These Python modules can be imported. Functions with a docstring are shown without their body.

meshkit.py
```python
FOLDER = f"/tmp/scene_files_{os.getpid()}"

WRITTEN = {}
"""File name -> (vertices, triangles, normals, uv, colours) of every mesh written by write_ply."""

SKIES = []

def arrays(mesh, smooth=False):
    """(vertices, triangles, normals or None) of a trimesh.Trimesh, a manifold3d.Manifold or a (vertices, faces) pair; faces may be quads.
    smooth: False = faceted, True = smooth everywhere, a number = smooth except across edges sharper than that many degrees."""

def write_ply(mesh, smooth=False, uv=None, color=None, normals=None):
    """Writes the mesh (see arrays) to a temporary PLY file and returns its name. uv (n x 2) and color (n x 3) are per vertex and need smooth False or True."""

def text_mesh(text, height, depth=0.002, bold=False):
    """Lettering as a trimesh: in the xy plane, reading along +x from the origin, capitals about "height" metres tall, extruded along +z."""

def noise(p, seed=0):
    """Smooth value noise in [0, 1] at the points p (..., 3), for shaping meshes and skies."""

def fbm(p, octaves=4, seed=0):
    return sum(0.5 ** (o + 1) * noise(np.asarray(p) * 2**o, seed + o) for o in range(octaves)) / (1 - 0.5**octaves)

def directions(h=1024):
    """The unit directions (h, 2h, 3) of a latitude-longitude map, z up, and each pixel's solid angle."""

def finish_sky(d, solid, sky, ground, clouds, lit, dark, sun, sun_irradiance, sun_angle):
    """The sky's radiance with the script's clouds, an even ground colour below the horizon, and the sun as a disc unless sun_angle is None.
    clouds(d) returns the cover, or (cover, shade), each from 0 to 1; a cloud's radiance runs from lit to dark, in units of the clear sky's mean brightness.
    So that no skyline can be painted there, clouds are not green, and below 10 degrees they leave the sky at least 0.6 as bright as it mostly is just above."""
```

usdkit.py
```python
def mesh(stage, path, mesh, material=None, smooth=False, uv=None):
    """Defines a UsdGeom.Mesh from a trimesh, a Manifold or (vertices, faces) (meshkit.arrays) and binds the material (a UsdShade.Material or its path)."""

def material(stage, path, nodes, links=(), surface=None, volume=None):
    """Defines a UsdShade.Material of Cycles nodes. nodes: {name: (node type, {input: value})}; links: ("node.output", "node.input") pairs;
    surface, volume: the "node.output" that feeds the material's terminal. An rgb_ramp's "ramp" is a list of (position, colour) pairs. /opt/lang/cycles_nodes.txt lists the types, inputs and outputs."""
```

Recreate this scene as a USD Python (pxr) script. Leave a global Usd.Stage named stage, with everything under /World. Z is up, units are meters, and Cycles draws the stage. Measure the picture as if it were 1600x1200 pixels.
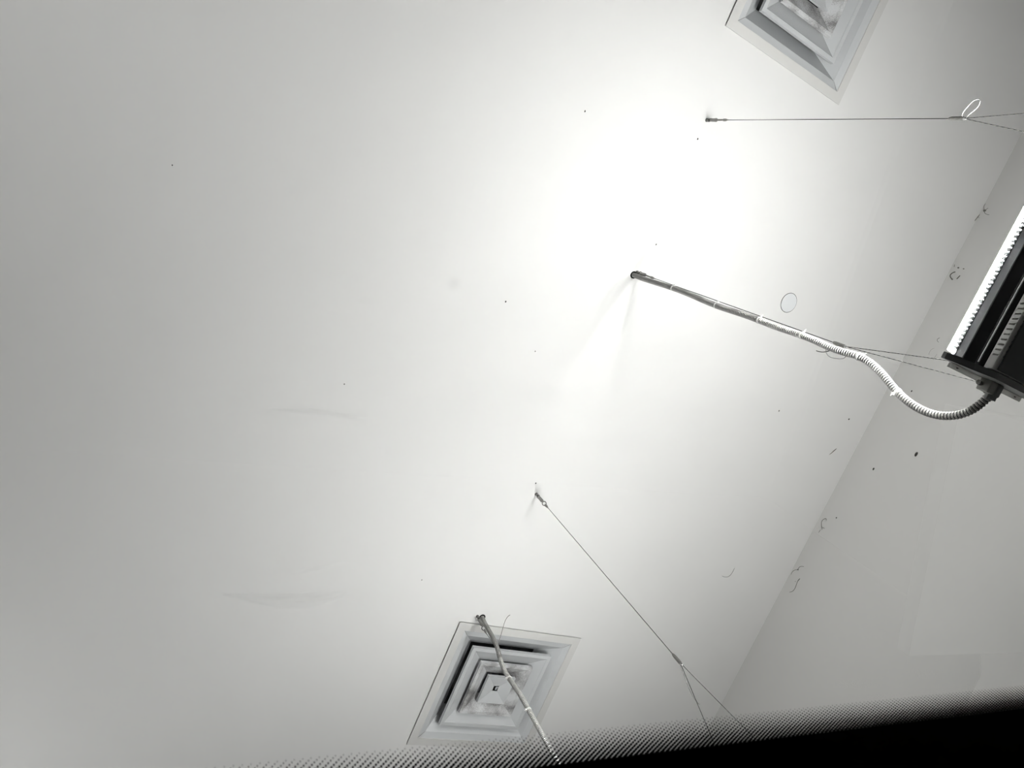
import math, random
import numpy as np
import trimesh
import manifold3d as m3
from shapely.geometry import Polygon, box as sbox
import usdkit, meshkit
from pxr import Usd, UsdGeom, UsdShade, UsdLux, Gf, Sdf, Vt

random.seed(3)
rng = np.random.default_rng(3)
stage = Usd.Stage.CreateInMemory()
UsdGeom.SetStageUpAxis(stage, UsdGeom.Tokens.z)
UsdGeom.SetStageMetersPerUnit(stage, 1.0)
world = UsdGeom.Xform.Define(stage, '/World')
stage.SetDefaultPrim(world.GetPrim())

# ------------------------------------------------------------------ camera, exposure, light level
EYE = 1.25                                    # camera height above the floor
R = np.array([[0.85004925, -0.38344977, -0.36108522],
              [0.27203298, 0.90666725, -0.32241675],
              [0.45101477, 0.17584303, 0.8750228]])   # rows: right, down, forward
F_PX = 1106.06
cam = UsdGeom.Camera.Define(stage, '/World/camera')
X, Y, Z = R[0], -R[1], -R[2]
cam.AddTransformOp().Set(Gf.Matrix4d(*X, 0, *Y, 0, *Z, 0, 0, 0, EYE, 1))
FOCAL = 5.53
cam.CreateFocalLengthAttr(FOCAL)
cam.CreateHorizontalApertureAttr(FOCAL * 1600 / F_PX)
cam.CreateVerticalApertureAttr(FOCAL * 1200 / F_PX)
cam.CreateFStopAttr(11.0)
cam.CreateFocusDistanceAttr(2.2)
cam.CreateClippingRangeAttr(Gf.Vec2f(0.01, 100))
cam.CreateExposureAttr(0.0)
LED = {'led': 184.0, 'led_soft': 108.0, 'led_low': 46.0, 'led_far': 122.0}   # the lamps' own light, the only light of the place

# ------------------------------------------------------------------ materials
L = '/World/Looks/'


def plain(name, col, rough=0.5, metal=0.0, spec=0.5, noise=None, bump=0.0, extra=None):
    """noise: (scale, dark colour) mottles the base colour."""
    p = {"base_color": col, "roughness": rough, "metallic": metal, "specular_ior_level": spec}
    p.update(extra or {})
    nodes, links = {"p": ("principled_bsdf", p)}, []
    if noise or bump:
        nodes["g"] = ("texture_coordinate", {})
    if noise:
        nodes["n"] = ("noise_texture", {"scale": noise[0], "detail": 4})
        nodes["r"] = ("rgb_ramp", {"ramp": [(0.35, noise[1]), (0.65, col)]})
        links += [("g.object", "n.vector"), ("n.fac", "r.fac"), ("r.color", "p.base_color")]
    if bump:
        nodes["bn"] = ("noise_texture", {"scale": 90, "detail": 3})
        nodes["b"] = ("bump", {"strength": bump, "distance": 0.002})
        links += [("g.object", "bn.vector"), ("bn.fac", "b.height"), ("b.normal", "p.normal")]
    return usdkit.material(stage, L + name, nodes, links, surface="p.BSDF")


M = {}
# the ceiling paint, with one faint round stain where it really is
STAIN = (0.806, 0.185, EYE + 2.236)
M['ceiling'] = usdkit.material(stage, L + 'ceiling_paint', {
    "geo": ("geometry", {}), "n": ("noise_texture", {"scale": 1.3, "detail": 3}),
    "r": ("rgb_ramp", {"ramp": [(0.3, (.80, .797, .785)), (0.7, (.815, .812, .80))]}),
    "m": ("mapping", {"location": tuple(-c / .03 for c in STAIN), "scale": (1 / .03, 1 / .03, 1 / .03)}),
    "gr": ("gradient_texture", {"gradient_type": "spherical"}),
    "s": ("math", {"math_type": "multiply", "value2": 0.35, "use_clamp": True}),
    "mx": ("mix", {"color2": (.60, .595, .58)}),
    "bn": ("noise_texture", {"scale": 60, "detail": 3}), "b": ("bump", {"strength": .06, "distance": .002}),
    "p": ("principled_bsdf", {"roughness": .85, "specular_ior_level": .15})},
    [("geo.position", "n.vector"), ("n.fac", "r.fac"), ("r.color", "mx.color1"), ("geo.position", "m.vector"), ("m.vector", "gr.vector"),
     ("gr.fac", "s.value1"), ("s.value", "mx.fac"), ("mx.color", "p.base_color"), ("geo.position", "bn.vector"), ("bn.fac", "b.height"), ("b.normal", "p.normal")], surface="p.BSDF")
M['wall'] = plain('wall_paint', (.62, .616, .60), .8, spec=.2, noise=(1.1, (.605, .601, .585)), bump=.05)
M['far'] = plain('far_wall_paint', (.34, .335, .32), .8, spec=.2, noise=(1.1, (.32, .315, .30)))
M['floor'] = plain('floor_concrete', (.16, .155, .15), .6, noise=(2.0, (.12, .118, .115)))
M['enamel'] = plain('diffuser_enamel', (.64, .655, .665), .42, noise=(7, (.61, .625, .635)))
M['frame_paint'] = plain('frame_paint', (.70, .695, .675), .55)
M['neck'] = plain('duct_neck', (.14, .14, .145), .7)
# the two inner cones carry soot streaks left by the air
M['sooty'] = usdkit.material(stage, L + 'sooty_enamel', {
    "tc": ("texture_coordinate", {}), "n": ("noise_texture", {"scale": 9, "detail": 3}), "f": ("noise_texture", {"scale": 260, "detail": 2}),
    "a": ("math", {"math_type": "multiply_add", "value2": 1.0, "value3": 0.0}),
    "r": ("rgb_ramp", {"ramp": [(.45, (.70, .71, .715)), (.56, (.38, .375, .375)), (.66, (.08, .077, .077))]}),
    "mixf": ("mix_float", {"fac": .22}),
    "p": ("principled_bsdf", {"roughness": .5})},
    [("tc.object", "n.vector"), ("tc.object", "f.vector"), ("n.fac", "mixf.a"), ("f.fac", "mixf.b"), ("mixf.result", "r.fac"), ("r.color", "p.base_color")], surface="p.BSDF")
M['gap'] = plain('gap_black', (.012, .012, .012), .9, spec=.1)
M['steel'] = plain('zinc_steel', (.30, .295, .28), .38, .85, noise=(300, (.18, .18, .17)))
M['cable'] = usdkit.material(stage, L + 'wire_rope', {
    "tc": ("texture_coordinate", {}), "w": ("wave_texture", {"scale": 90, "distortion": 2.0}),
    "r": ("rgb_ramp", {"ramp": [(.3, (.05, .05, .048)), (.8, (.20, .20, .19))]}),
    "p": ("principled_bsdf", {"roughness": .4, "metallic": .6})},
    [("tc.object", "w.vector"), ("w.fac", "r.fac"), ("r.color", "p.base_color")], surface="p.BSDF")
M['flex'] = plain('flexible_conduit', (.56, .555, .535), .4, .3, noise=(40, (.49, .485, .465)))
M['bright'] = plain('bright_wire', (.62, .62, .61), .28, .85)
M['tie'] = plain('white_nylon', (.80, .80, .78), .45)
M['tie_grey'] = plain('grey_wire', (.24, .24, .23), .5, .3)
for k, v in LED.items():
    M[k] = usdkit.material(stage, L + 'lit_lens_' + k, {"e": ("emission", {"color": (1.0, .995, .985), "strength": v})}, [], surface="e.emission")
M['alu'] = plain('grey_aluminium', (.50, .51, .53), .5, .1)
M['cap'] = plain('cap_paint', (.28, .29, .29), .45, .1)
M['dark'] = plain('dark_recess', (.02, .021, .027), .6)
M['rail'] = plain('silver_rail', (.80, .80, .81), .4, .1)
M['cover'] = plain('cover_white', (.90, .90, .87), .45)
M['panel'] = plain('cover_bottom', (.11, .118, .12), .55)
M['print'] = plain('print_and_groove_grey', (.06, .065, .067), .6)
M['flange'] = plain('flange_paint', (.55, .55, .52), .5)
M['frost'] = usdkit.material(stage, L + 'frosted_plastic', {
    "d": ("diffuse_bsdf", {"color": (.8, .8, .78)}), "t": ("translucent_bsdf", {"color": (.8, .8, .78)}), "m": ("mix_closure", {"fac": .6})},
    [("d.BSDF", "m.closure1"), ("t.BSDF", "m.closure2")], surface="m.closure")
M['flex_grey'] = plain('galvanised_conduit', (.38, .375, .36), .42, .5, noise=(40, (.31, .305, .295)))
M['plate'] = plain('plate_enamel', (.745, .76, .77), .6)
M['web'] = plain('cobweb_dust', (.17, .165, .15), .95, spec=.05)
M['speck'] = plain('dead_insect', (.035, .033, .03), .8)
M['frit'] = plain('black_ceramic', (.004, .004, .004), .6, spec=.1)
M['trim'] = plain('black_trim', (.005, .005, .005), .85, spec=.05)
M['body'] = plain('black_car_paint', (.012, .012, .013), .4, spec=.3)
M['rubber'] = plain('tyre_rubber', (.02, .02, .02), .8)
M['pale'] = plain('pale_cabin_plastic', (.30, .315, .31), .6)
M['pane'] = usdkit.material(stage, L + 'roof_glass', {
    "t": ("transparent_bsdf", {"color": (.985, .99, .985)}), "g": ("glossy_bsdf", {"color": (1, 1, 1), "roughness": .0}),
    "geo": ("geometry", {}), "fr": ("math", {"math_type": "subtract", "value1": 1.0}), "k": ("math", {"math_type": "multiply"}),
    "f": ("fresnel", {"IOR": 1.5}), "two": ("math", {"math_type": "multiply", "value2": 1.8, "use_clamp": True}), "m": ("mix_closure", {})},
    [("geo.backfacing", "fr.value2"), ("fr.value", "k.value1"), ("f.fac", "two.value1"), ("two.value", "k.value2"), ("k.value", "m.fac"), ("t.BSDF", "m.closure1"), ("g.BSDF", "m.closure2")], surface="m.closure")
M['painted_reflection'] = usdkit.material(stage, L + 'painted_reflection_film', {
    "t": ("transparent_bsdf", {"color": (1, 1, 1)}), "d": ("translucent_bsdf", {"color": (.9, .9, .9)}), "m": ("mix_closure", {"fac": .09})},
    [("t.BSDF", "m.closure1"), ("d.BSDF", "m.closure2")], surface="m.closure")  # pale film that imitates reflections of the cabin

# ------------------------------------------------------------------ helpers
used = {}


def numbered(parent, name):
    k = used.get((parent, name), -1) + 1
    used[(parent, name)] = k
    return name if k == 0 else f'{name}_{k:03d}'


def tag(p, label=None, cat=None, group=None, kind=None):
    p = p.GetPrim() if hasattr(p, 'GetPrim') else p
    for k, v in (('label', label), ('category', cat), ('group', group), ('kind', kind)):
        if v:
            p.SetCustomDataByKey(k, v)
    return p


def thing(name, label, cat, loc=(0, 0, 0), group=None):
    x = UsdGeom.Xform.Define(stage, '/World/' + numbered('/World', name))
    x.AddTranslateOp().Set(Gf.Vec3d(*map(float, loc)))
    return tag(x, label, cat, group)


def obj(name, mesh, mat, parent=None, smooth=False, label=None):
    base = str(parent.GetPath()) if parent else '/World'
    m = usdkit.mesh(stage, f'{base}/{numbered(base, name)}', mesh, M[mat], smooth=smooth).GetPrim()
    if label:
        m.SetCustomDataByKey('label', label)
    return m


def dup(src, loc, label, group=None):
    was = src.GetCustomData()
    x = UsdGeom.Xform.Define(stage, '/World/' + numbered('/World', src.GetName()))
    x.GetPrim().GetReferences().AddInternalReference(src.GetPath())
    x.GetPrim().SetInstanceable(True)
    UsdGeom.Xformable(x).ClearXformOpOrder()
    op = x.GetPrim().GetAttribute('xformOp:translate')
    (UsdGeom.XformOp(op) if op else x.AddTranslateOp()).Set(Gf.Vec3d(*map(float, loc)))
    x.SetXformOpOrder([UsdGeom.XformOp(x.GetPrim().GetAttribute('xformOp:translate'))])
    return tag(x, label, was['category'], group or was.get('group'))


def cat(*ms):
    return trimesh.util.concatenate([m for m in ms])


def bx(x0, x1, y0, y1, z0, z1):
    b = trimesh.creation.box(extents=(x1 - x0, y1 - y0, z1 - z0))
    b.apply_translation(((x0 + x1) / 2, (y0 + y1) / 2, (z0 + z1) / 2))
    return b


def rbox(x0, x1, y0, y1, z0, z1, r):
    """A box with rounded edges."""
    s = m3.Manifold.sphere(r, 12)
    c = [s.translate((x, y, z)) for x in (x0 + r, x1 - r) for y in (y0 + r, y1 - r) for z in (z0 + r, z1 - r)]
    return m3.Manifold.batch_hull(c)


def tm(man):
    m = man.to_mesh()
    return trimesh.Trimesh(m.vert_properties[:, :3], m.tri_verts, process=False)


def spline(pts, step=None, n=None):
    """A smooth curve through the points, resampled evenly."""
    from scipy.interpolate import CubicSpline
    p = np.asarray(pts, float)
    t = np.r_[0, np.cumsum(np.linalg.norm(np.diff(p, axis=0), axis=1))]
    q = CubicSpline(t, p)(np.linspace(0, t[-1], 400)) if len(p) > 2 else p
    t = np.r_[0, np.cumsum(np.linalg.norm(np.diff(q, axis=0), axis=1))]
    n = n or max(2, int(t[-1] / step) + 1)
    s = np.linspace(0, t[-1], n)
    return np.stack([np.interp(s, t, q[:, k]) for k in range(3)], 1)


def tube(p, rad, sides=8):
    p = np.asarray(p, float)
    n = len(p)
    rad = np.broadcast_to(rad, (n,))
    t = np.gradient(p, axis=0)
    t /= np.linalg.norm(t, axis=1, keepdims=True) + 1e-12
    a = np.cross(t[0], [0, 0, 1.0] if abs(t[0][2]) < .9 else [1.0, 0, 0])
    a /= np.linalg.norm(a)
    A = []
    for k in range(n):
        a = a - (a @ t[k]) * t[k]
        a /= np.linalg.norm(a)
        A.append(a)
    A = np.array(A)
    B = np.cross(t, A)
    g = np.arange(sides) * 2 * np.pi / sides
    v = (p[:, None] + rad[:, None, None] * (np.cos(g)[None, :, None] * A[:, None] + np.sin(g)[None, :, None] * B[:, None])).reshape(-1, 3)
    i, j = np.meshgrid(np.arange(n - 1), np.arange(sides), indexing='ij')
    i, j = i.ravel(), j.ravel()
    a0, a1, b0, b1 = i * sides + j, i * sides + (j + 1) % sides, (i + 1) * sides + j, (i + 1) * sides + (j + 1) % sides
    f = np.r_[np.c_[a0, a1, b1], np.c_[a0, b1, b0]]
    v = np.r_[v, p[:1], p[-1:]]
    k = np.arange(sides)
    f = np.r_[f, np.c_[np.full(sides, n * sides), (k + 1) % sides, k], np.c_[np.full(sides, n * sides + 1), (n - 1) * sides + k, (n - 1) * sides + (k + 1) % sides]]
    m = trimesh.Trimesh(v, f, process=False)
    return m


def cyl(p0, p1, r0, r1=None, sides=14):
    return tube([p0, p1], [r0, r0 if r1 is None else r1], sides)


def ring(c, axis, R0, r, n=22, sides=8, stretch=1.0, up=None):
    axis = np.asarray(axis, float) / np.linalg.norm(axis)
    u = np.cross(axis, [0, 0, 1.0] if abs(axis[2]) < .9 else [1.0, 0, 0])
    u /= np.linalg.norm(u)
    w = np.cross(axis, u)
    g = np.linspace(0, 2 * np.pi, n + 1)
    p = np.asarray(c) + R0 * (np.cos(g)[:, None] * u + stretch * np.sin(g)[:, None] * w)
    return tube(p, r, sides)


def prism_x(poly_xz, y0, y1):
    """A profile in x, z extruded along y."""
    m = trimesh.creation.extrude_polygon(Polygon(poly_xz), y1 - y0)
    v = m.vertices.copy()
    m.vertices = np.c_[v[:, 0], y0 + v[:, 2], v[:, 1]]
    m.invert()
    m.fix_normals()
    return m


E_ = EYE
CEIL = EYE + 2.236
WALLX = 2.965

# ------------------------------------------------------------------ the room
def struct(name, mesh, mat):
    p = obj(name, mesh, mat)
    tag(p, kind='structure')
    return p


XL, YB, YF = -6.5, -7.5, 9.0
DIFF = ((1.3502 + .2975, 1.4299 + .2975), (1.3679 + .2975, -.9562 - .2975))     # the diffusers' centres
slab = m3.Manifold.cube((WALLX - XL + .4, YF - YB + .4, .34)).translate((XL - .2, YB - .2, CEIL))
for x, y in DIFF:
    slab = slab - m3.Manifold.cube((.53, .53, .6), True).translate((x, y, CEIL))
tag(struct('ceiling', tm(slab), 'ceiling'), 'smooth white painted plaster ceiling', 'ceiling')
tag(struct('floor', bx(XL - .2, WALLX + .2, YB - .2, YF + .2, -.12, 0), 'floor'), 'grey concrete floor below the ceiling', 'floor')
tag(struct('wall_right', bx(WALLX, WALLX + .12, YB, YF, 0, CEIL), 'wall'), 'off-white painted wall with cobwebs along the ceiling joint', 'wall')
tag(struct('wall_left', bx(XL - .12, XL, YB, YF, 0, CEIL), 'wall'), 'off-white painted wall across the room', 'wall')
tag(struct('wall_back', bx(XL, WALLX, YB - .12, YB, 0, CEIL), 'far'), 'grey painted end wall behind the lamps', 'wall')
tag(struct('wall_front', bx(XL, WALLX, YF, YF + .12, 0, CEIL), 'far'), 'grey painted end wall beyond the vehicle', 'wall')

# ------------------------------------------------------------------ hanging linear lamps
LX = 1.446                                     # the row's line
HALF = .245                                    # half length


def make_lamp(loc, label, led='led'):
    t = thing('pendant_lamp', label, 'lamp', loc, 'linear uplights hung in rows under the ceiling')
    # local origin: lamp centre, z = 0 at the camera's level + .866 (the underside plane)
    a, b = -HALF, HALF
    for s in (-1, 1):
        u0, u1 = sorted((s * .157, s * .114))
        obj('lit_lens', tm(rbox(u0, u1, a + .004, b - .004, .0225, .0335, .003)), led, t, smooth=30, label='glowing white lens')
        # ribbed aluminium tray below each lens
        tray = [bx(*sorted((s * .1535, s * .112)), a, b, .018, .0225), bx(*sorted((s * .1138, s * .112)), a, b, .0225, .031), bx(*sorted((s * .1535, s * .150)), a, b, 0.0, .018)]
        y = a + .006
        while y < b - .008:
            tray.append(bx(*sorted((s * .1560, s * .1535)), y, y + .0052, .0165, .0236))
            y += .0085
        obj('heat_sink', cat(*tray), 'alu', t)
        obj('seam', bx(*sorted((s * .1540, s * .1535)), a, b, .0145, .0158), 'dark', t)
        obj('recess', bx(*sorted((s * .1495, s * .112)), a, b, .0005, .004), 'dark', t)
        obj('rail', m3.Manifold.batch_hull([m3.Manifold.cube((.0012, b - a - .012, .0008), True).translate((s * u, 0, z)) for u, z in ((.1040, .0015), (.1108, -.0050))]), 'rail', t)
    # driver cover: white sides cut by vent slots, dark bottom plate
    cov = m3.Manifold.batch_hull([m3.Manifold.cube((2 * u, b - a - .006, .002), True).translate((0, (a + b) / 2 + .001, z)) for u, z in ((.080, .001), (.0805, -.004), (.1025, -.0285), (.101, -.030))])
    slots = []
    y = b - .030
    while y > a + .03:
        for s in (-1, 1):
            slots.append(m3.Manifold.cube((.024, .0036, .027), True).rotate((0, s * 40, 0)).translate((s * .0925, y, -.0150)))
        y -= .0103
    cov = cov - m3.Manifold.batch_boolean(slots, m3.OpType.Add)
    cv = obj('driver_cover', tm(cov), 'cover', t, label='white slotted cover')
    obj('driver_body', bx(-.0795, .0795, a, b, .001, .027), 'gap', t)
    obj('slot_backing', m3.Manifold.batch_hull([m3.Manifold.cube((2 * u, b - a - .02, .001), True).translate((0, (a + b) / 2, z)) for u, z in ((.070, -.004), (.088, -.027))]), 'gap', cv)
    bp = obj('bottom_plate', tm(rbox(-.093, .093, a + .006, b - .004, -.0335, -.0302, .001)), 'panel', t, label='dark grey bottom plate')
    # printed marks on the plate
    pr = []
    for k in range(5):
        pr.append(bx(-.045 + .016 * (k % 3), -.036 + .016 * (k % 3), b - .055 - .016 * (k // 3), b - .047 - .016 * (k // 3), -.0339, -.0334))
    o = trimesh.creation.annulus(.010, .0125, .0004, sections=24)
    o.apply_translation((-.012, b - .075, -.0337))
    pr.append(o)
    obj('printed_mark', cat(*pr), 'print', bp)
    # end caps: wing shaped plates with a pale flange
    prof = [(-.160, .0335), (-.1605, .026), (-.152, .016), (-.118, -.006), (-.090, -.0335), (.090, -.0335), (.118, -.006), (.152, .016), (.1605, .026), (.160, .0335)]
    for s in (-1, 1):
        y0, y1 = sorted((s * HALF, s * (HALF + .0125)))
        c = obj('end_cap', prism_x(prof, y0, y1), 'cap', t)
        y0, y1 = sorted((s * (HALF + .0125), s * (HALF + .0225)))
        inner = [(-.131, .0335), (-.128, .0305), (.128, .0305), (.131, .0335)]
        obj('flange', prism_x(inner, y0, y1), 'frost', c)
        for sx in (-1, 1):
            obj('cable_eye', ring((sx * .105, s * (HALF + .0175), .037), (0, 1, 0), .006, .0018), 'steel', c, smooth=60)
    # power entry block at the far end
    e = HALF + .0125
    blk = obj('power_block', tm(rbox(-.030, -.006, e, e + .024, .004, .028, .002)), 'flange', t, label='grey connector block')
    obj('block_end', tm(rbox(-.008, .010, e, e + .026, .001, .026, .003)), 'cap', blk)
    obj('screw', cat(cyl((-.036, e + .012, .020), (-.029, e + .012, .020), .0028), cyl((-.043, e + .012, .020), (-.036, e + .012, .020), .0050)), 'steel', blk, smooth=40)
    obj('locknut', cyl((.000, e + .018, .012), (.000, e + .034, .011), .0108, .0108, 12), 'cap', blk)
    return t


ZL = EYE + .866
make_lamp((LX, -.3795, ZL), 'lit linear pendant lamp at the right edge, hung near the wall')
make_lamp((LX, 1.1145, ZL), 'softer lit linear pendant lamp hidden low behind the black glass band', 'led_soft')
ROW2 = -.78                                    # the next row, left of the picture
make_lamp((ROW2, -.3795, ZL), 'dim linear pendant lamp in the next row, above the left of the vehicle', 'led_low')
make_lamp((ROW2, 2.72, ZL), 'lit linear pendant lamp in the next row, beyond the nose of the vehicle', 'led_far')

# ------------------------------------------------------------------ suspension cables
def make_hanger(x, y, zend, label, ring_axis, loop, hardware='ring', legs_y=.035, lx=None, via=()):
    lx = LX if lx is None else lx
    """Hangs from the ceiling point (x, y); the legs run to the lamp's end at y + legs_y."""
    t = thing('suspension_cable', label, 'cable', (x, y, CEIL), 'wire cables that hold up the lamps')
    obj('ceiling_hook', cat(cyl((0, 0, 0), (0, 0, -.003), .0065), cyl((0, 0, -.004), (0, 0, -.014), .0045),
                            ring((0, 0, -.0195), (1, 0.2, 0), .0065, .0018)), 'steel', t, smooth=50)
    # link of the hook, oblong and slightly thicker in the middle
    zs = np.array([-.022, -.026, -.032, -.048, -.055, -.060, -.066])
    rs = np.array([.0020, .0050, .0062, .0062, .0068, .0040, .0018])
    obj('link', tube(np.c_[0 * zs, 0 * zs, zs], rs, 12), 'steel', t, smooth=40)
    if hardware == 'ring':
        obj('ring', ring((0, 0, -.077), ring_axis, .0078, .0020), 'steel', t, smooth=60)
        z0 = -.086
    else:
        obj('swivel', tube(np.c_[np.zeros(5), np.zeros(5), [-.064, -.070, -.078, -.084, -.090]], [.0018, .0034, .0026, .0032, .0016], 10), 'steel', t, smooth=40)
        z0 = -.092
    obj('ferrule', tube(np.c_[np.zeros(6), np.zeros(6), [z0, z0 - .003, z0 - .012, z0 - .018, z0 - .022, z0 - .03]], [.0022, .0042, .0046, .004, .0022, .0012], 12), 'steel', t, smooth=40)
    zg = 1.250 - 2.236
    obj('cable', tube(spline([(0, 0, z0 - .02), *via, (0, 0, zg + .03)], n=60), .00105, 6), 'cable', t, smooth=60)
    g = obj('gripper', cat(tube(np.c_[np.zeros(6), np.zeros(6), zg + np.array([.040, .036, .030, .006, .004, .0])], [.0015, .0036, .0046, .0046, .0050, .0036], 12)), 'steel', t, smooth=35)
    obj('gripper_tip', cyl((0, 0, zg), (0, 0, zg - .006), .0040, .0026, 12), 'bright', g, smooth=40)
    for sx in (-1, 1):
        obj('leg_wire', tube(spline([(0, 0, zg + .002), (sx * .112 + (lx - x), legs_y, zend - CEIL)], n=30), .00095, 6), 'cable', t, smooth=60)
    if loop:
        obj('wire_tail', tube(spline(loop, step=.004), .0011, 6), 'bright', t, smooth=60)
    return t


ZEND = ZL + .034
zg = 1.250 - 2.236
# A: folded tail loop; B: curled tail; C: straight bright tail; D: hidden low
make_hanger(1.456, -.668, ZEND, 'wire cable at the top right, with a folded tail loop at its gripper', (1, 0, .1),
            [(.002, .002, zg + .004), (-.004, -.008, zg + .006), (-.008, -.026, zg - .002), (-.008, -.040, zg - .012), (-.003, -.043, zg - .018), (.003, -.034, zg - .018), (.005, -.012, zg - .004), (.003, .002, zg - .002)], hardware='swivel', legs_y=.037)
make_hanger(1.448, -.091, ZEND, 'wire cable running along the ribbed conduit to the lit lamp', (1, 0, .1),
            [(.002, .002, zg + .004), (0, .012, zg + .040), (.000, .022, zg + .048), (0, .034, zg + .036), (0, .034, zg + .006), (0, .028, zg - .012), (0, .012, zg - .014)], hardware='swivel', legs_y=-.037)
obj('wire_end', tube(spline([(0, .022, zg + .036), (0, .030, zg + .050), (0, .034, zg + .074)], step=.004), .0012, 6), 'cable', stage.GetPrimAtPath('/World/suspension_cable_001'), smooth=60)
make_hanger(1.438, .836, ZEND, 'wire cable with ring and straight bright tail, forking at the black band', (.75, .1, .65),
            [(.001, .002, zg + .004), (.0, .012, zg - .018), (.0, .024, zg - .045), (.002, .036, zg - .075), (.006, .040, zg - .105)], legs_y=.037)
make_hanger(1.417, 1.398, ZEND, 'wire cable with ring hung in front of the whole square diffuser', (.72, .25, .65), None, legs_y=-.037,
            via=[(.012, .006, -.155), (.029, .022, -.20), (.0325, .033, -.268), (.032, .031, -.324), (.030, .021, -.412), (.032, .021, -.495), (.032, .017, -.622), (.032, .014, -.743)])
# ------------------------------------------------------------------ ribbed flexible conduits
def conduit(pts, label, ties, split, group='ribbed conduits that feed the lamps'):
    base = np.array(pts[0])
    p = spline(pts, step=.0013)
    s = np.arange(len(p)) * np.linalg.norm(p[1] - p[0])
    t = thing('flexible_conduit', label, 'conduit', tuple(base), group)
    rad = .0079 + .0013 * np.sign(np.sin(2 * np.pi * s / .0066)) * np.abs(np.sin(2 * np.pi * s / .0066)) ** .5
    k = int(np.argmin(np.abs(p[:, 2] - split)))
    up = obj('ribbed_tube', tube(p[:k + 1] - base, rad[:k + 1], 14), 'flex_grey', t, smooth=30, label='duller grey upper stretch')
    lo = obj('ribbed_tube', tube(p[k:] - base, rad[k:], 14), 'flex', t, smooth=30, label='white lower stretch')
    obj('groove_shade_dirt', tube(p[:k + 1:3] - base, .0073, 10), 'print', up, smooth=60)  # added dark core: shade and dirt of the grooves put in as colour
    obj('groove_shade_dirt', tube(p[k::3] - base, .0073, 10), 'print', lo, smooth=60)
    obj('ceiling_hole', cyl((0, 0, .0005), (0, 0, -.0012), .0135, .0135, 24), 'gap', t, label='dark hole round the conduit')
    for (q, d) in ties:
        k = int(np.argmin(np.abs(p[:, 2] - (EYE + q)))) if not isinstance(q, tuple) else int(np.argmin(np.linalg.norm(p - np.array([q[0], q[1], q[2] + EYE]), axis=1)))
        k = min(max(k, 3), len(p) - 4)
        ax = p[k + 2] - p[k - 2]
        ax /= np.linalg.norm(ax)
        c = p[k] - base
        d = np.array(d, float)
        d -= (d @ ax) * ax
        d /= np.linalg.norm(d)
        sh = [cyl(c - ax * .0024, c + ax * .0024, .0100, .0100, 14)]
        sh.append(tm(rbox(-.0035, .0035, -.003, .003, -.003, .003, .001).translate(tuple(c + d * .0115))))
        sh.append(cyl(c + d * .010, c + d * .019 + ax * .003, .0012, .0010, 6))
        obj('cable_tie', cat(*sh), 'tie', t, smooth=35)
    return t


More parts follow.
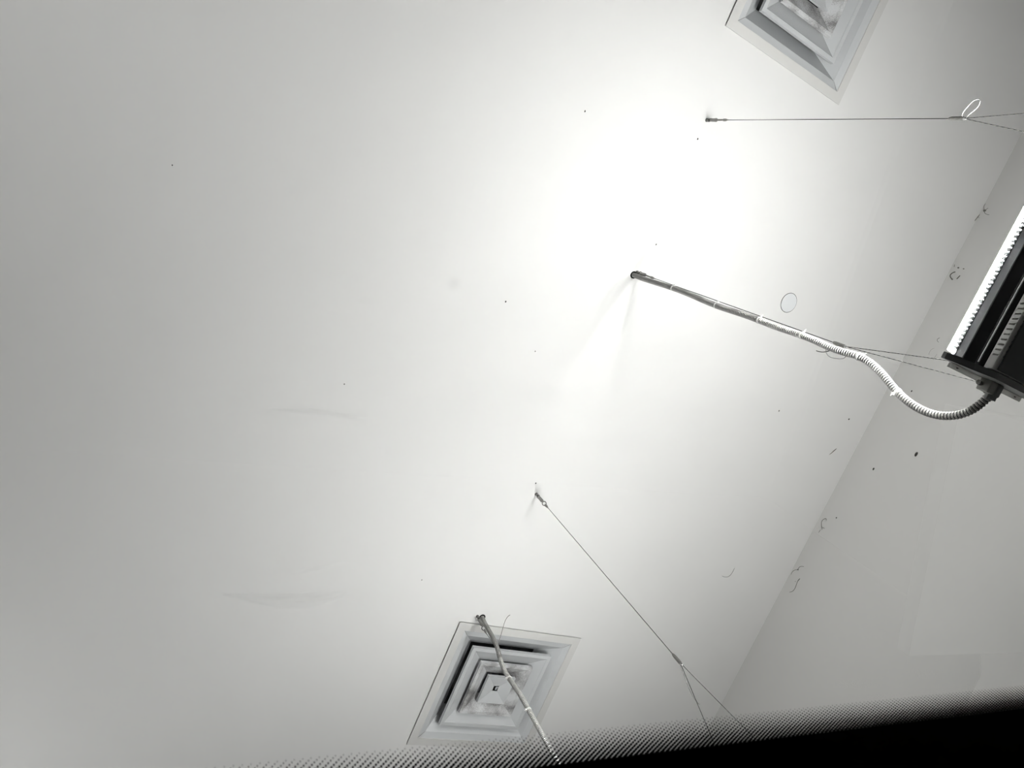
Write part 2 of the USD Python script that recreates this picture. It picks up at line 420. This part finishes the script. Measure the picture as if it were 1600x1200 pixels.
V3 = lambda x, y, z: (x, y, z + EYE)
ox, oy = 1.441, -.083
conduit([V3(1.439, -.077, 2.236), V3(1.439, -.0765, 2.15), V3(1.442, -.080, 2.03), V3(1.443, -.0805, 1.9), V3(1.445, -.0765, 1.74), V3(1.446, -.0795, 1.60), V3(1.446, -.0785, 1.48),
         V3(1.446, -.080, 1.36), V3(1.447, -.077, 1.25), V3(1.448, -.080, 1.20), V3(1.45, -.064, 1.13), V3(1.45, -.034, 1.062), V3(1.45, -.020, 1.000), V3(1.45, -.024, .950), V3(1.45, -.044, .912), V3(1.448, -.072, .890), V3(1.446, -.098, .880)],
        'white ribbed conduit looping down from the ceiling to the lit lamp',
        [(1.985, (0, -1, 0)), (1.748, (0, -1, 0)), (1.555, (0, -1, 0)), (1.388, (0, -1, 0)), ((1.448, -.085, 1.20), (1, -1, 0)), ((1.45, -.036, 1.066), (-1, 1, 0))], EYE + 1.56)
dx = .004
conduit([V3(1.440, 1.400, 2.236), V3(1.440, 1.402, 2.17), V3(1.443, 1.403, 2.11), V3(1.444, 1.409, 2.06), V3(1.442, 1.420, 2.01), V3(1.440, 1.426, 1.96), V3(1.439, 1.423, 1.905), V3(1.438, 1.412, 1.816), V3(1.44, 1.411, 1.733),
         V3(1.44, 1.409, 1.606), V3(1.44, 1.406, 1.485), V3(1.446, 1.41, 1.30), V3(1.45, 1.44, 1.10), V3(1.45, 1.47, 1.0), V3(1.45, 1.46, .92), V3(1.45, 1.425, .885)],
        'white ribbed conduit hanging in front of the whole square diffuser',
        [(1.905, (-1, 0, 0)), (1.735, (-1, 0, 0)), (1.45, (-1, 0, 0))], EYE + 2.01)
c2 = stage.GetPrimAtPath('/World/flexible_conduit_001')
b2 = np.array([1.440, 1.400, CEIL])
obj('tie_tail', tube(spline([np.array(V3(*q)) - b2 for q in [(1.438, 1.422, 2.03), (1.43, 1.386, 2.042), (1.43, 1.345, 2.052), (1.43, 1.29, 2.064), (1.43, 1.258, 2.051)]], step=.004), .0011, 6), 'tie_grey', c2, smooth=60, label='long thin grey tail')


# ------------------------------------------------------------------ square ceiling diffusers
def frame_ring(a, b, z0, z1, za=None):
    """A square ring from half size a (outer, at z0) to half size b (inner, at z1): one slanted sheet with thickness."""
    th = .0016
    v = []
    for h, z in ((a, z0), (b, z1), (b, z1 + th), (a, z0 + th)):
        v += [(-h, -h, z), (h, -h, z), (h, h, z), (-h, h, z)]
    f = []
    for k in range(4):
        for j in range(4):
            p, q = k * 4 + j, k * 4 + (j + 1) % 4
            r, s = ((k + 1) % 4) * 4 + (j + 1) % 4, ((k + 1) % 4) * 4 + j
            f += [(p, q, r), (p, r, s)]
    m = trimesh.Trimesh(v, f, process=False)
    m.fix_normals()
    return m


def make_diffuser(loc, label, half=.2975):
    t = thing('ceiling_diffuser', label, 'air diffuser', loc, 'square air diffusers in the ceiling')
    # local z = 0 is the ceiling; everything visible hangs a little below it
    zf = -.0085
    obj('shadow_gap', frame_ring(half - .003, half - .03, -.004, -.004), 'gap', t)
    fr = obj('frame', cat(frame_ring(half, half - .0345, zf, zf), frame_ring(half - .0345, half - .0352, zf, zf + .004)), 'frame_paint', t)
    # outer skirt: a slope from the frame up to the neck
    obj('outer_skirt', cat(frame_ring(half - .0350, half - .062, zf + .003, zf + .010), frame_ring(half - .062, half - .140, zf + .010, zf + .088)), 'enamel', t)
    obj('neck', cat(bx(-.165, .165, -.165, .165, .240, .243), *[bx(*p) for p in ((-.163, -.158, -.163, .163, .079, .24), (.158, .163, -.163, .163, .079, .24), (-.163, .163, -.163, -.158, .079, .24), (-.163, .163, .158, .163, .079, .24))]), 'neck', t)
    # the nested cones: flat lip, then a slope up towards the middle
    for nm, h, lip, rise, run, mat in (('cone', .192, .016, .046, .075, 'enamel'), ('cone', .127, .014, .042, .060, 'sooty')):
        zc = zf + .000
        obj(nm, cat(frame_ring(h, h - .0012, zc + .012, zc), frame_ring(h - .0006, h - lip, zc, zc), frame_ring(h - lip, h - lip - .003, zc, zc + .003), frame_ring(h - lip - .003, h - run - lip, zc + .003, zc + rise)), mat, t)
    # centre pan: a very shallow pyramid with a rim and a small knob
    h = .066
    zc = zf - .001
    pan = trimesh.Trimesh([(-h, -h, zc), (h, -h, zc), (h, h, zc), (-h, h, zc), (-.012, -.012, zc + .012), (.012, -.012, zc + .012), (.012, .012, zc + .012), (-.012, .012, zc + .012),
                           (-h, -h, zc + .012), (h, -h, zc + .012), (h, h, zc + .012), (-h, h, zc + .012)],
                          [(0, 4, 5), (0, 5, 1), (1, 5, 6), (1, 6, 2), (2, 6, 7), (2, 7, 3), (3, 7, 4), (3, 4, 0), (4, 7, 6), (4, 6, 5),
                           (0, 1, 9), (0, 9, 8), (1, 2, 10), (1, 10, 9), (2, 3, 11), (2, 11, 10), (3, 0, 8), (3, 8, 11), (8, 9, 10), (8, 10, 11)], process=False)
    pn = obj('centre_pan', pan, 'enamel', t)
    obj('latch', cat(bx(-.0035, .0035, -.010, .004, zc + .008, zc + .0125), bx(.0035, .009, -.010, -.006, zc + .008, zc + .0125)), 'alu', pn)
    obj('stem', cyl((0, 0, zc + .012), (0, 0, .240), .012), 'neck', t)
    # mitre welds in the corners of the skirt
    for sx, sy in ((-1, -1), (1, -1), (1, 1), (-1, 1)):
        a, b = half - .037, half - .062
        obj('mitre_seam', cyl((sx * a, sy * a, zf + .0030), (sx * b, sy * b, zf + .0098), .0009, .0009, 6), 'bright', t)
    return t


d2 = make_diffuser((*DIFF[0], CEIL), 'square white louvred air diffuser behind the hanging conduit, seen whole')
dup(d2, (*DIFF[1], CEIL), 'square white louvred air diffuser cut by the top edge of the picture')

# ------------------------------------------------------------------ round cover plate
cp = thing('cover_plate', 'small round white cover plate flush with the ceiling beside the conduit', 'cover plate', (2.1815, -.2265, CEIL))
obj('plate', tm(m3.Manifold.cylinder(.0018, .0385, .0395, 48).translate((0, 0, -.0024))), 'plate', cp, smooth=30)
obj('edge_gap', cyl((0, 0, .0002), (0, 0, -.0007), .0412, .0412, 48), 'gap', cp)


# ------------------------------------------------------------------ cobwebs and specks
def threads(name, base, strands, label, mat='web', category='cobweb'):
    t = thing(name, label, category, base)
    for pts, r in strands:
        if len(pts) == 1:
            s = trimesh.creation.icosphere(2, r)
            s.vertices *= np.array([.7, 1.0, 1.5])
            s.apply_translation(pts[0])
            obj('dust_clot', s, mat, t)
        else:
            obj('thread', tube(spline(pts, step=.006), r, 5), mat, t)
    return t


def wallweb(y, z, spec, label):
    """spec in metres on the wall: (dy, dz) points."""
    threads('cobweb', (WALLX - .004, y, z + EYE), [([(-.003 * (k % 2), p[0], p[1]) for k, p in enumerate(pts)], r) for pts, r in spec], label)


wallweb(-.940, 2.218, [([(.0, .0)], .0045), ([(0, 0), (-.018, .010), (-.03, .012)], .0010), ([(0, 0), (.012, -.010), (.016, -.03)], .0010), ([(.02, .012), (.05, .017)], .0013), ([(.03, .017), (.035, .004)], .001), ([(0, 0), (-.012, -.012)], .0009)],
        'tuft of cobweb on the ceiling joint above the lit lamp, farthest up')
wallweb(-.655, 2.205, [([(0, .0), (.02, .012), (.035, -.004)], .0022), ([(.035, -.004)], .003), ([(-.02, -.004)], .003), ([(-.02, -.03)], .0024), ([(.012, -.03), (.03, -.026)], .0020), ([(-.02, .016), (-.03, .018)], .0012)],
        'ring of cobweb bits on the ceiling joint beside the lit lamp')
wallweb(-.36, 2.12, [([(0, 0), (.014, .004), (.02, -.006)], .0010), ([(.05, 0), (.06, .006), (.085, .008)], .00045), ([(.07, -.025), (.082, -.026), (.10, -.022)], .00045)],
        'faint thread of cobweb on the wall left of the lit lens')
wallweb(.885, 2.205, [([(0, 0)], .0030), ([(0, 0), (-.02, -.006), (-.03, -.02)], .0011), ([(0, 0), (.022, .018), (.04, .020)], .0010), ([(.045, -.028), (.03, -.034)], .0016), ([(.045, -.028), (.07, -.034), (.10, -.03), (.115, -.018)], .0010), ([(.055, -.018)], .0016)],
        'trailing cobweb at the foot of the ceiling joint above the forked wires')
wallweb(.60, 2.20, [([(0, 0), (.022, .010), (.045, .000), (.053, -.012)], .0010), ([(0, 0), (.004, -.012)], .0007), ([(.045, 0), (.043, -.020)], .0009), ([(.06, -.002), (.075, -.003)], .0008)],
        'bracket shaped thin cobweb on the wall below the middle of the joint')
threads('cobweb', (2.829, .29, CEIL - .003), [([(-.01, .018, 0), (.0, .0, -.002), (.012, -.018, 0)], .0012), ([(0, 0, 0), (.006, -.01, -.002)], .0018)], 'short dark cobweb wisp on the ceiling just left of the joint')
threads('cobweb', (2.58, .98, CEIL - .003), [([(-.03, .03, 0), (.0, .03, -.002), (.02, -.02, 0)], .0008)], 'very faint cobweb wisp on the ceiling near the forked wires')


def speck(x, y, z, r, label, stretch=1.3, wall=False):
    r *= .72 if not wall else .9
    s = trimesh.creation.icosphere(2, r)
    s.vertices *= (np.array([.5, stretch, 1.0]) if wall else np.array([1.0, stretch, .5]))
    s.vertices += (meshkit.noise(s.vertices * 400, 2)[:, None] - .5) * r * .5
    s.apply_translation((0, 0, 0))
    p = obj('speck', s, 'speck')
    UsdGeom.Xformable(p).AddTranslateOp().Set(Gf.Vec3d(x, y, z + EYE))
    tag(p, label, 'speck', 'dark specks of dirt')


H = 2.236
for (x, y), r, lab in (((1.008, -.495), .0030, 'tiny dark speck on the ceiling left of the topmost wire cable'),
                       ((1.005, .180), .0034, 'tiny dark speck on the ceiling left of the top of the looping conduit'),
                       ((1.474, -.209), .0028, 'tiny dark speck just above the top of the looping conduit'),
                       ((1.187, .309), .0024, 'tiny dark speck on the ceiling below and left of the looping conduit'),
                       ((.581, .621), .0024, 'tiny dark speck alone on the left half of the ceiling, middle height'),
                       ((1.123, 1.278), .0026, 'tiny dark speck on the ceiling above and left of the whole diffuser'),
                       ((1.415, .793), .0032, 'tiny dark speck just above the hook of the ringed cable'),
                       ((1.453, -.598), .0034, 'tiny dark speck just below the hook of the topmost cable'),
                       ((2.405, .202), .0036, 'small dark speck on the ceiling under the looping conduit'),
                       ((-.080, .155), .0021, 'tiny dark speck on the far left of the ceiling'),
                       ((2.826, .125), .0046, 'dark speck on the ceiling close to the joint under the conduit loop')):
    speck(x, y, H - r * .4, r, lab)
speck(WALLX - .002, .144, 1.959, .0062, 'largest dark speck on the wall below the lamp', 1.9, True)
speck(WALLX - .002, .287, 2.105, .0042, 'small dark speck on the wall left of the largest one', 1.6, True)
speck(WALLX - .002, -.10, 1.60 + .52, .0030, 'small speck on the wall just inside the conduit loop', 1.6, True)
speck(WALLX - .002, .57, 2.155, .0030, 'tiny speck on the wall beside the bracket shaped cobweb', 1.2, True)

# ------------------------------------------------------------------ the vehicle the picture is taken from: its glass roof overhead
G = .12
d = np.array([1.59, -.27]) / math.hypot(1.59, .27)      # across the car
n = np.array([-d[1], d[0]])                             # towards its nose
NB = .1305                                              # clear glass ends here
ang = math.degrees(math.atan2(d[1], d[0]))
car = UsdGeom.Xform.Define(stage, '/World/' + numbered('/World', 'car'))
car.AddTranslateOp().Set(Gf.Vec3d(0, 0, 0))
car.AddRotateZOp().Set(ang)                             # local x = across, y = towards the nose
tag(car, 'dark vehicle under the ceiling, seen by its black dotted roof glass edge', 'car')
car = car.GetPrim()
zg_ = EYE + G
X0, X1, YN, YR = -.34, 1.14, NB + .055, -.98            # the glass pane
obj('roof_glass', tm(m3.Manifold.cube((X1 - X0, YN - YR, .004)).translate((X0, YR, zg_))), 'pane', car, label='clear glass roof pane')
w = .055
outer = sbox(X0, YR, X1, YN)
band = outer.difference(sbox(X0 + w, YR + w, X1 - w, YN - w))
bm = trimesh.creation.extrude_polygon(band, .0004)
bm.apply_translation((0, 0, zg_ - .00045))
gl = stage.GetPrimAtPath(f'{car.GetPath()}/roof_glass')
fb = obj('frit_band', bm, 'frit', car, label='black ceramic edge band')
# halftone dots fading into the clear glass
P = .0017
vs, fs = [], []
hexa = np.c_[np.cos(np.arange(6) * np.pi / 3), np.sin(np.arange(6) * np.pi / 3)]
ROWS = 17
for row in range(ROWS):
    y = NB - .0002 - row * P * .36
    r = P * .29 * (1 - row / ROWS) ** .72
    for k in range(int((.62 + .12) / P)):
        x = -.12 + k * P + (row * .24 % 1) * P
        b = len(vs) * 12
        vs.append(np.r_[np.c_[x + hexa[:, 0] * r, y + hexa[:, 1] * r, np.full(6, zg_ - .0004)], np.c_[x + hexa[:, 0] * r, y + hexa[:, 1] * r, np.full(6, zg_ - .0001)]])
        f = [(0, 2, 1), (0, 3, 2), (0, 4, 3), (0, 5, 4)]
        for j in range(6):
            f += [(j, (j + 1) % 6, 6 + (j + 1) % 6), (j, 6 + (j + 1) % 6, 6 + j)]
        fs.append(np.array(f) + b)
dots = obj('frit_dots', trimesh.Trimesh(np.concatenate(vs), np.concatenate(fs), process=False), 'frit', car, label='fading rows of tiny black dots')
tag(dots, kind='stuff')
# roof frame round the glass, rubber seal, lining
fo = sbox(X0 - .14, YR - .16, X1 + .14, YN + .16).buffer(.05)
fi = sbox(X0 + .02, YR + .02, X1 - .02, YN - .02)
fm = trimesh.creation.extrude_polygon(fo.difference(fi), .03)
fm.apply_translation((0, 0, zg_ - .032))
obj('roof_frame', fm, 'trim', car)
sm = trimesh.creation.extrude_polygon(fo.difference(outer.buffer(.006)), .008)
sm.apply_translation((0, 0, zg_ - .0025))
obj('roof_panel', sm, 'body', car)
# pillars, hull, wheels: the rest of the car under the roof
BX0, BX1, BY0, BY1 = -.55, 1.35, -2.2, 1.75
belt = EYE - .38
for (x, y), (xb, yb) in (((X0 - .12, YN + .12), (BX0 + .08, YN + .85)), ((X1 + .12, YN + .12), (BX1 - .08, YN + .85)), ((X0 - .12, YR - .14), (BX0 + .08, YR - .55)), ((X1 + .12, YR - .14), (BX1 - .08, YR - .55))):
    obj('pillar', m3.Manifold.batch_hull([m3.Manifold.cube((.07, .09, .01), True).translate((x, y, zg_ - .03)), m3.Manifold.cube((.08, .12, .01), True).translate((xb, yb, belt + .005))]), 'body', car)
hull = rbox(BX0, BX1, BY0, BY1, .22, belt, .09) - rbox(BX0 + .09, BX1 - .09, -1.5, .95, .34, belt + .3, .04)
for x in (BX0, BX1):
    for y in (BY0 + .65, BY1 - .62):
        hull = hull - m3.Manifold.cylinder(.36, .36, .36, 40, True).rotate((0, 90, 0)).translate((x, y, .33))
obj('body_shell', tm(hull), 'body', car, smooth=30)
for x in (BX0 + .10, BX1 - .10):
    for y in (BY0 + .65, BY1 - .62):
        wh = obj('wheel', m3.Manifold.cylinder(.20, .33, .33, 48, True).rotate((0, 90, 0)).translate((x, y, .33)), 'rubber', car, smooth=30)
        obj('hub', m3.Manifold.cylinder(.215, .2, .19, 32, True).rotate((0, 90, 0)).translate((x, y, .33)), 'alu', wh, smooth=30)
# unseen pale ledge, added and shaped for its faint reflection in the glass
kx = .54 / .74
obj('added_dashboard', tm(rbox(BX0 + .11, BX1 - .11, .50, 1.0, .352, EYE - .33, .05)), 'trim', car, smooth=30)  # unseen, added in black to keep reflections in the roof glass dark
obj('added_carpet', bx(BX0 + .095, BX1 - .095, -1.49, .49, .341, .352), 'trim', car)  # unseen black sheet, added to dull the floor's reflection in the glass
ledge = Polygon([(1.154 * kx, .156 * kx), (1.302 * kx, .644 * kx), (1.72 * kx, .655 * kx), (1.72 * kx, .156 * kx)])
lm = trimesh.creation.extrude_polygon(ledge, .02)
lm.apply_translation((0, 0, EYE - .32))
obj('added_ledge', lm, 'pale', car)

# faint cabin reflections painted as thin translucent films under the glass
def painted_reflection(pts, wid, label=None):
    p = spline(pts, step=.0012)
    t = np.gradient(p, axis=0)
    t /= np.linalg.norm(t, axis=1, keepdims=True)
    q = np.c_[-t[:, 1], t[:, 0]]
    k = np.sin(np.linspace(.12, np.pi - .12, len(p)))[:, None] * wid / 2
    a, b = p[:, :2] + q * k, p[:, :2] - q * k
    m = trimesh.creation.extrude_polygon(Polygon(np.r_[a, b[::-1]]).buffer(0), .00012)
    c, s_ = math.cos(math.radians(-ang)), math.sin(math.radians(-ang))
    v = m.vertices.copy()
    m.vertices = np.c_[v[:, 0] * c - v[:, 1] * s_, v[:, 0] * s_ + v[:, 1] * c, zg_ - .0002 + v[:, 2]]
    obj('painted_reflection', m, 'painted_reflection', car)


painted_reflection([(.0240, .0779, 0), (.0300, .0780, 0), (.0360, .0783, 0), (.0429, .0764, 0), (.0470, .0735, 0)], .0016)
painted_reflection([(.0240, .0779, 0), (.0330, .0768, 0), (.0459, .0738, 0)], .0010)
painted_reflection([(.0345, .0715, 0), (.0390, .0697, 0), (.0440, .0674, 0)], .0008)
painted_reflection([(.0204, .0411, 0), (.0288, .0395, 0), (.0381, .0383, 0)], .0010)
painted_reflection([(.0296, .0712, 0), (.0316, .0704, 0)], .0022)
painted_reflection([(.0221, .0613, 0), (.0236, .0608, 0)], .0016)
